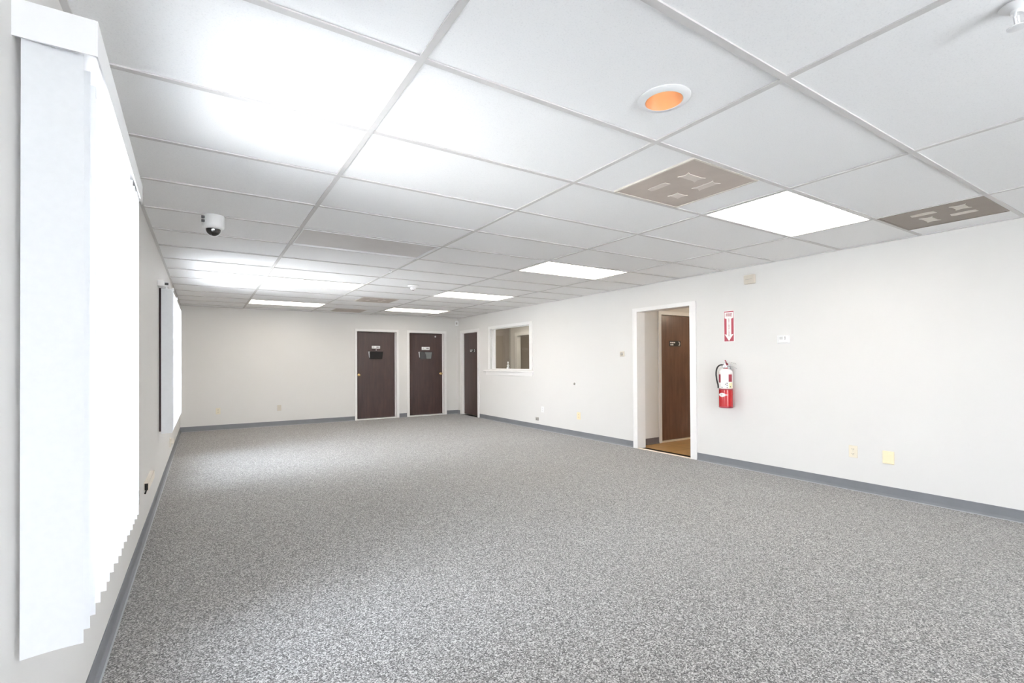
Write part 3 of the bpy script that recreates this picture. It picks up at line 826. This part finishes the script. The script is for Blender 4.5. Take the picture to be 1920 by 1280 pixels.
# far blind, no valance, open rail end
tf, xm2 = vertical_blind('smaller white vertical blind without valance on the far left window', 4.45, 6.60, 29, -.901, .085, .588, 1.930, math.radians(4))
bm = bmesh.new()
add_box(bm, xm2 - .014, xm2 + .014, 4.4393, 4.4408, 1.962, 1.984)
obj('rail_opening', bm, M['ink'], tf)
bm = bmesh.new(); add_box(bm, XL, xm2 - .022, 4.424, 4.60, 1.952, 2.004); obj('bracket', bm, M['white'], tf)
for y in (4.9, 5.7):
    bm = bmesh.new(); add_box(bm, xm2 + .021, xm2 + .038, y - .012, y + .012, 1.970, 2.0); obj('valance_clip', bm, M['white'], tf)

# ------------------------------------------------------------------ wall-mounted small things
def right_plate(name, label, cat, y0, y1, z0, z1, d, m, bevel=.003, group=None):
    t = thing(name, label, cat, (XR, (y0 + y1) / 2, z0), group)
    box_obj('plate', M[m], t, XR - d, XR, y0, y1, z0, z1, bevel=bevel)
    return t
def outlet_face(t, axis, wall, inward, u, z0, z1, m='white'):
    f = (lambda uu, z, d: (wall + inward * d, uu, z)) if axis == 'x' else (lambda uu, z, d: (uu, wall + inward * d, z))
    zc = (z0 + z1) / 2; h = z1 - z0
    for s in (-1, 1):
        bm = bmesh.new(); c = zc + s * h * .19
        pr = [(u + .0165 * math.cos(a) * .95, c + max(-.0135, min(.0135, .0175 * math.sin(a)))) for a in [2 * PI * k / 20 for k in range(20)]]
        add_prism(bm, pr, f, .004, .0075)
        rc = obj('receptacle', bm, M[m], t)
        bm = bmesh.new()
        for du in (-.0065, .0065): add_prism(bm, [(u + du - .0016, c - .002), (u + du + .0016, c - .002), (u + du + .0016, c + .007), (u + du - .0016, c + .007)], f, .0075, .0079)
        add_prism(bm, [(u - .0025, c - .010), (u + .0025, c - .010), (u + .0025, c - .006), (u - .0025, c - .006)], f, .0075, .0079)
        obj('slot', bm, M['ink'], rc)
    bm = bmesh.new(); add_prism(bm, [(u + .003 * math.cos(k), zc + .003 * math.sin(k)) for k in range(6)], f, .005, .0075); obj('screw', bm, M['steel'], t)
G = 'electrical wall plates'
t = right_plate('wall_outlet', 'ivory duplex outlet low on the right wall, left of the almond blank plate', 'outlet', 1.093, 1.166, .308, .422, .006, 'beige', group=G); outlet_face(t, 'x', XR, -1, 1.130, .308, .422, 'beige')
t = right_plate('blank_wall_plate', 'almond coloured blank wall plate low on the right wall', 'wall plate', .812, .898, .296, .410, .012, 'almond', bevel=.005, group=G)
t = right_plate('wall_outlet', 'pale outlet low on the right wall under the office window', 'outlet', 5.965, 6.045, .318, .425, .006, 'white', group=G); outlet_face(t, 'x', XR, -1, 6.005, .318, .425)
t = right_plate('phone_jack', 'small grey jack just above the baseboard under the office window', 'jack', 6.13, 6.205, .158, .218, .02, 'greyplas', group=G)
box_obj('socket', M['ink'], t, XR - .0205, XR - .0198, 6.155, 6.178, .175, .192)
t = right_plate('wall_outlet', 'cream outlet low on the right wall between office window and doorway', 'outlet', 4.983, 5.066, .288, .404, .006, 'almond', group=G); outlet_face(t, 'x', XR, -1, 5.024, .288, .404, 'almond')
t = thing('wall_outlet', 'pale outlet low on the back wall, left of the two', 'outlet', (-.421, YB, .293), G)
box_obj('plate', M['beige'], t, -.459, -.383, YB - .006, YB, .293, .409, bevel=.003); outlet_face(t, 'y', YB, -1, -.421, .293, .409, 'beige')
t = thing('wall_outlet', 'beige outlet low on the back wall, right of the two', 'outlet', (.622, YB, .295), G)
box_obj('plate', M['beigebox'], t, .586, .660, YB - .012, YB, .295, .412, bevel=.003); outlet_face(t, 'y', YB, -1, .623, .295, .412, 'beigebox')
t = thing('wall_outlet', 'beige outlet on the left wall beside the far blind, with an adapter plugged in', 'outlet', (XL, 6.35, .20), G)
box_obj('plate', M['beige'], t, XL, XL + .008, 6.30, 6.375, .19, .305, bevel=.003); outlet_face(t, 'x', XL, 1, 6.338, .19, .305, 'beige')
bm = bmesh.new(); add_box(bm, XL + .0060, XL + .045, 6.31, 6.36, .235, .295, bevel=.004)
tag(obj('plug_adapter', bm, M['beigebox'], origin=(XL, 6.33, .25)), 'beige adapter plugged into the left wall outlet by the far blind', 'adapter')
t = thing('wall_outlet', 'grey outlet plate on the left wall at the edge of the near blind', 'outlet', (XL, 2.875, .32), G)
box_obj('plate', M['greyplas'], t, XL, XL + .006, 2.84, 2.915, .322, .412, bevel=.002); outlet_face(t, 'x', XL, 1, 2.878, .322, .412, 'greyplas')
# surface box with an open dark end
t = thing('surface_raceway', 'beige surface box with an open dark end low on the left wall', 'cable box', (XL, 3.45, .333))
x1 = -.984
bm = bmesh.new(); ya, yb_ = 3.24, 3.72; z0, z1 = .333, .388
add_box(bm, XL - .001, XL + .003, ya, yb_, z0, z1); add_box(bm, x1 - .003, x1, ya, yb_, z0, z1)
add_box(bm, XL + .003, x1 - .003, ya, yb_, z0, z0 + .003); add_box(bm, XL + .003, x1 - .003, ya, yb_, z1 - .003, z1)
obj('cover', bm, M['cream'], t)
box_obj('open_end', M['dark_hole'], t, XL + .004, x1 - .004, ya + .008, ya + .03, z0 + .004, z1 - .004)
bm = bmesh.new(); add_tube(bm, [(x1 - .012, ya + .005, z0 + .04), (x1 - .01, ya - .012, z0 + .015), (x1 - .02, ya - .01, z0 - .018)], .005, 8)
obj('loose_cable', bm, M['dark_hole'], t, True)

# door chime box, thermostat, small sensor, bumper, corner detector
t = thing('chime_box', 'beige door chime box high on the right wall above the fire sign', 'chime box', (XR, 2.11, 2.09))
box_obj('cover', M['beigebox'], t, XR - .045, XR + .001, 2.052, 2.168, 2.092, 2.192, bevel=.006)
bm = bmesh.new(); add_box(bm, XR - .0456, XR - .0448, 2.07, 2.15, 2.140, 2.144); obj('seam', bm, M['greyplas'], t)
t = thing('thermostat', 'white thermostat on the right wall, right of the fire sign', 'thermostat', (XR, 1.755, 1.412))
box_obj('base', M['white'], t, XR - .008, XR + .001, 1.694, 1.826, 1.408, 1.498, bevel=.004)
box_obj('cover', M['white'], t, XR - .030, XR - .008, 1.699, 1.803, 1.416, 1.496, bevel=.008)
box_obj('display', M['faint'], t, XR - .0308, XR - .0299, 1.752, 1.786, 1.452, 1.482)
bm = bmesh.new()
for zc, s in ((1.476, 1), (1.456, -1)): add_prism(bm, [(1.738, zc - .004 * s), (1.720, zc - .004 * s), (1.729, zc + .006 * s)], lambda u, v, d: (XR - d, u, v), .0298, .0306)
obj('button', bm, M['ink'], t)
t = thing('room_sensor', 'small beige sensor on the right wall, left of the open doorway', 'sensor', (XR, 4.05, 1.305))
box_obj('cover', M['beigebox'], t, XR - .022, XR + .001, 4.012, 4.090, 1.305, 1.380, bevel=.006)
bm = bmesh.new(); add_lathe(bm, (XR - .022, 4.05, 1.343), (-1, 0, 0), [(.024, 0), (.022, .006), (.010, .008)], 24); obj('dial', bm, M['greyplas'], t, True)
t = thing('wall_bumper', 'small dark round bumper on the right wall beside the office window', 'bumper', (XR, 5.117, .868))
bm = bmesh.new(); add_lathe(bm, (XR, 5.117, .868), (-1, 0, 0), [(.030, 0), (.030, .004), (.026, .006)], 24); obj('ring', bm, M['white'], t, True)
bm = bmesh.new(); add_lathe(bm, (XR - .006, 5.117, .868), (-1, 0, 0), [(.021, 0), (.021, .008), (.015, .014), (.004, .016)], 24); obj('button', bm, M['greyplas'], t, True)
bm = bmesh.new(); add_lathe(bm, (XR - .0215, 5.117, .862), (-1, 0, 0), [(.008, 0), (.007, .003)], 16); obj('core', bm, M['ink'], t, True)
t = thing('motion_detector', 'small white motion detector high in the far corner above the dark doors', 'detector', (XR, YB, 2.12))
bm = bmesh.new()
add_prism(bm, [(XR, YB), (XR - .055, YB), (XR - .050, YB - .02), (XR - .02, YB - .050), (XR, YB - .055)], lambda u, v, d: (u, v, d), 2.12, 2.235)
obj('body', bm, M['white'], t)
bm = bmesh.new()
a, b = Vector((XR - .0485, YB - .0225, 0)), Vector((XR - .0225, YB - .0485, 0)); n = Vector((-1, -1, 0)).normalized() * .002
add_prism(bm, [(a.x, a.y), (b.x, b.y), (b.x + n.x, b.y + n.y), (a.x + n.x, a.y + n.y)], lambda u, v, d: (u, v, d), 2.15, 2.20)
obj('lens', bm, M['greyplas'], t)

# ------------------------------------------------------------------ FIRE EXTINGUISHER sign
t = thing('fire_extinguisher_sign', 'red and white sign with a down arrow above the fire extinguisher', 'sign', (XR, 2.376, 1.455))
sy0, sy1, sz0, sz1 = 2.313, 2.438, 1.455, 1.815
cy = (sy0 + sy1) / 2
S = lambda u, v, d: (XR - d, cy - u, v)          # u to the viewer's right
bm = bmesh.new(); add_prism(bm, [(-.0625, sz0), (.0625, sz0), (.0625, sz1), (-.0625, sz1)], S, 0, .003); obj('board', bm, M['signwhite'], t)
bm = bmesh.new(); add_prism(bm, [(-.0585, sz0 + .004), (.0585, sz0 + .004), (.0585, sz1 - .004), (-.0585, sz1 - .004)], S, .003, .0034); obj('red_field', bm, M['signred'], t)
bm = bmesh.new()
add_prism(bm, [(0, sz0 + .006), (.056, sz0 + .088), (.029, sz0 + .082), (.029, sz1 - .094), (.054, sz1 - .084), (.054, sz1 - .016), (-.054, sz1 - .016), (-.054, sz1 - .084),
               (-.029, sz1 - .094), (-.029, sz0 + .082), (-.056, sz0 + .088)], S, .0034, .0038)
obj('arrow', bm, M['signwhite'], t)
bm = bmesh.new(); zc = sz1 - .050
add_text(bm, 'FIRE', .052, lambda u, v: S(u, zc + v, .0041), .0010, .80)
obj('lettering', bm, M['labelred'], t)
bm = bmesh.new()
for i, ch in enumerate('EXTINGUISHER'):
    zc = sz1 - .098 - i * .0176
    add_text(bm, ch, .0185, lambda u, v, z=zc: S(u, z + v, .0041), .0005, 1.25)
obj('lettering', bm, M['labelred'], t)

# ------------------------------------------------------------------ fire extinguisher
EX, EY, EZ = XR - .092, 2.366, .690
t = thing('fire_extinguisher', 'red fire extinguisher with white label hung on the right wall', 'fire extinguisher', (EX, EY, EZ))
er = .0735
bm = bmesh.new()
add_lathe(bm, (EX, EY, EZ), (0, 0, 1), [(er - .006, 0), (er, .006), (er, .405), (er - .005, .424), (er - .020, .440), (.034, .450), (.022, .455), (.022, .470)], 40)
obj('cylinder', bm, M['red'], t, True)
bm = bmesh.new(); add_lathe(bm, (EX, EY, EZ), (0, 0, 1), [(er + .0004, .002), (er + .0014, .004), (er + .0014, .016), (er + .0004, .018)], 40, False, False)
obj('foot_band', bm, M['labelred'], t, True)
bm = bmesh.new(); add_lathe(bm, (EX, EY, EZ), (0, 0, 1), [(er + .0006, .406), (er - .0044, .4246), (er - .0194, .4410), (.0345, .4512)], 40, False, False)
obj('shoulder_glare', bm, M['signwhite'], t, True)  # white reflection on the red shoulder, laid on as a coloured shell
bm = bmesh.new(); add_lathe(bm, (EX, EY, EZ), (0, 0, 1), [(er + .0004, .206), (er + .0012, .207), (er + .0012, .219), (er + .0004, .220)], 40, False, False)
obj('label_band', bm, M['labelred'], t, True)
def wrap(name, m, a0, a1, z0, z1, lift, poly=None):
    """label on the cylinder; angles measured from the direction facing the camera, positive to the viewer's right"""
    bm = bmesh.new(); base = math.atan2(-.957 - EY, -.654 - EX)
    P = lambda a, z: (EX + (er + lift) * math.cos(base + a), EY + (er + lift) * math.sin(base + a), EZ + z)
    n = 24
    if poly is None:
        for k in range(n):
            b0, b1 = a0 + (a1 - a0) * k / n, a0 + (a1 - a0) * (k + 1) / n
            add_quad(bm, P(b0, z0), P(b1, z0), P(b1, z1), P(b0, z1))
    else:                      # (fraction, half height) outline -> strip
        for k in range(len(poly) - 1):
            (f0, h0), (f1, h1) = poly[k], poly[k + 1]
            b0, b1 = a0 + (a1 - a0) * f0, a0 + (a1 - a0) * f1
            zc = (z0 + z1) / 2
            add_quad(bm, P(b0, zc - h0), P(b1, zc - h1), P(b1, zc + h1), P(b0, zc + h0))
    bmesh.ops.remove_doubles(bm, verts=bm.verts[:], dist=1e-6)
    return obj(name, bm, m, t, True)
wrap('label', M['signwhite'], -2.1, 2.1, .222, .406, .0006)
wrap('label_panel', M['labelred'], .42, 1.05, .300, .385, .0012)
wrap('label_panel', M['labelred'], -1.25, -.78, .290, .385, .0012)
wrap('label_panel', M['labelyel'], .45, 1.15, .228, .290, .0012)
for a0, z0 in ((-.62, .232), (-.10, .268), (.12, .255), (.12, .228), (.12, .278), (.62, .238)):
    wrap('label_print', M['ink'], a0, a0 + .15, z0, z0 + .012, .0016)
wrap('diamond_emblem', M['signwhite'], -1.30, .30, .125, .175, .0012, [(0, .002), (.15, .013), (.35, .022), (.5, .024), (.65, .018), (.85, .007), (1, .001)])
wrap('emblem_print', M['faint'], -.72, -.48, .145, .157, .0016)
bm = bmesh.new(); add_lathe(bm, (EX, EY, EZ + .462), (0, 0, 1), [(.024, 0), (.024, .020), (.018, .024), (.018, .046), (.014, .050)], 20)
obj('valve', bm, M['chrome'], t, True)
bm = bmesh.new()         # carrying handle and squeeze lever, pointing to the viewer's right
dr = Vector((.50, -.866, 0)).normalized()
o = Vector((EX, EY, EZ + .50))
sd = Vector((-dr.y, dr.x, 0))          # away from the viewer
def lever(bm, pts, w, th):
    prev = None
    for p in pts:
        q = o + dr * p[0] + Vector((0, 0, p[1]))
        ring = [bm.verts.new(q + sd * a * w / 2 + Vector((0, 0, b * th / 2))) for a, b in ((-1, -1), (1, -1), (1, 1), (-1, 1))]
        if prev:
            for k in range(4): bm.faces.new((prev[k], prev[(k + 1) % 4], ring[(k + 1) % 4], ring[k]))
        else: bm.faces.new(ring)
        prev = ring
    bm.faces.new(prev)
lever(bm, [(-.022, .0), (.02, -.004), (.06, -.022), (.105, -.040), (.118, -.050)], .022, .005)
obj('carry_handle', bm, M['chrome'], t)
bm = bmesh.new(); lever(bm, [(-.028, .012), (.0, .022), (.045, .024), (.10, .010), (.112, .002)], .022, .005)
obj('squeeze_lever', bm, M['chrome'], t)
bm = bmesh.new(); add_tube(bm, [tuple(o + dr * .010 + Vector((0, 0, .005)) + sd * -.018), tuple(o + dr * .006 + Vector((0, 0, .03)) + sd * -.016), tuple(o + dr * -.004 + Vector((0, 0, .048)) + sd * -.01)], .006, 8)
add_lathe(bm, o + dr * .018 + sd * -.022 + Vector((0, 0, .002)), sd * -1, [(.012, 0), (.012, .006), (.009, .008)], 16)
obj('safety_pin', bm, M['labelred'], t, True)
bm = bmesh.new(); add_lathe(bm, o + dr * -.012 + sd * -.018 + Vector((0, 0, -.024)), sd * -1, [(.020, 0), (.020, .012), (.016, .014)], 20)
obj('gauge', bm, M['steel'], t, True)
bm = bmesh.new()         # hose: out of the valve to the viewer's left, down the side
lf = dr * -1
hp = [(.012, -.012), (.045, -.006), (.075, -.022), (.094, -.058), (.100, -.11), (.096, -.16), (.088, -.205), (.080, -.235)]
pts = [tuple(o + lf * a + Vector((0, 0, b)) + sd * -.012) for a, b in hp]
# smooth the path
def catmull(p, n=6):
    p = [Vector(q) for q in p]; out = []
    for i in range(len(p) - 1):
        a, b, c, d = p[max(i - 1, 0)], p[i], p[i + 1], p[min(i + 2, len(p) - 1)]
        for k in range(n):
            s = k / n
            out.append(.5 * ((2 * b) + (c - a) * s + (2 * a - 5 * b + 4 * c - d) * s * s + (3 * b - a - 3 * c + d) * s ** 3))
    out.append(p[-1]); return out
hs = catmull(pts)
add_tube(bm, hs, .0085, 12); obj('hose', bm, M['rubber'], t, True)
bm = bmesh.new(); e = hs[-1]
add_tube(bm, [tuple(e), tuple(e + Vector((0, 0, -.02)) - lf * .004), tuple(e + Vector((0, 0, -.04)) - lf * .006)], .009, 12, radii=[.009, .011, .013]); obj('nozzle', bm, M['rubber'], t, True)
bm = bmesh.new()
add_box(bm, XR - .022, XR + .001, EY - .012, EY + .012, EZ + .36, EZ + .50)
add_box(bm, EX + .012, XR - .022, EY - .010, EY + .010, EZ + .474, EZ + .480)
obj('wall_hook', bm, M['steel'], t)

# ------------------------------------------------------------------ outdoors: pavement, sky, sun
bm = bmesh.new(); add_box(bm, -40, XR + 20, -40, YB + 30, -.40, -.16)
struct('ground_outside', bm, M['pavement'], label='pale pavement outside the windows', cat='ground')
w = bpy.data.worlds.new('sky'); SC.world = w; w.use_nodes = True
nt = w.node_tree; bg = nt.nodes['Background']
tc = nt.nodes.new('ShaderNodeTexCoord'); sp = nt.nodes.new('ShaderNodeSeparateXYZ')
nt.links.new(tc.outputs['Generated'], sp.inputs['Vector'])
r = ramp(nt, sp.outputs['Z'], [(0, (.93, .96, 1.0, 1)), (.5, (.82, .90, 1.0, 1)), (1, (.68, .82, 1.0, 1))])
nt.links.new(r.outputs['Color'], bg.inputs['Color'])
bg.inputs['Strength'].default_value = 16.0
sun = bpy.data.lights.new('sun', 'SUN'); sun.energy = 700; sun.angle = math.radians(.6); sun.color = (1, .98, .95)
so = bpy.data.objects.new('sun', sun); COL.objects.link(so)
so.rotation_euler = Vector((-.25, -1.0, -1.25)).to_track_quat('-Z', 'Y').to_euler()

# ------------------------------------------------------------------ camera (fitted to the photograph)
cam = bpy.data.cameras.new('camera'); co_ = bpy.data.objects.new('camera', cam); COL.objects.link(co_)
R = Vector((0.84911936, -0.52816855, -0.00585607)); U = Vector((8.63098277e-04, -9.69940650e-03, 9.99952587e-01)); F = Vector((0.52820031, 0.84908415, 0.00778009))
mtx = Matrix.Identity(4)
for k in range(3):
    mtx[k][0] = R[k]; mtx[k][1] = U[k]; mtx[k][2] = -F[k]
mtx.translation = (-0.65438, -0.95713, 1.22486)
co_.matrix_world = mtx
cam.sensor_fit = 'HORIZONTAL'; cam.sensor_width = 36
cam.lens = 896.009 / 1920 * 36
cam.shift_x = 21.346 / 1920; cam.shift_y = 32.650 / 1920
cam.clip_start = .02; cam.clip_end = 200
SC.camera = co_

SC.view_settings.view_transform = 'Standard'; SC.view_settings.look = 'None'
SC.view_settings.exposure = 0.82; SC.view_settings.gamma = 1.0; SC.view_settings.use_curve_mapping = False
SC.cycles.max_bounces = 14; SC.cycles.diffuse_bounces = 9; SC.cycles.transparent_max_bounces = 16
SC.cycles.use_denoising = True
SC.cycles.sample_clamp_indirect = 8
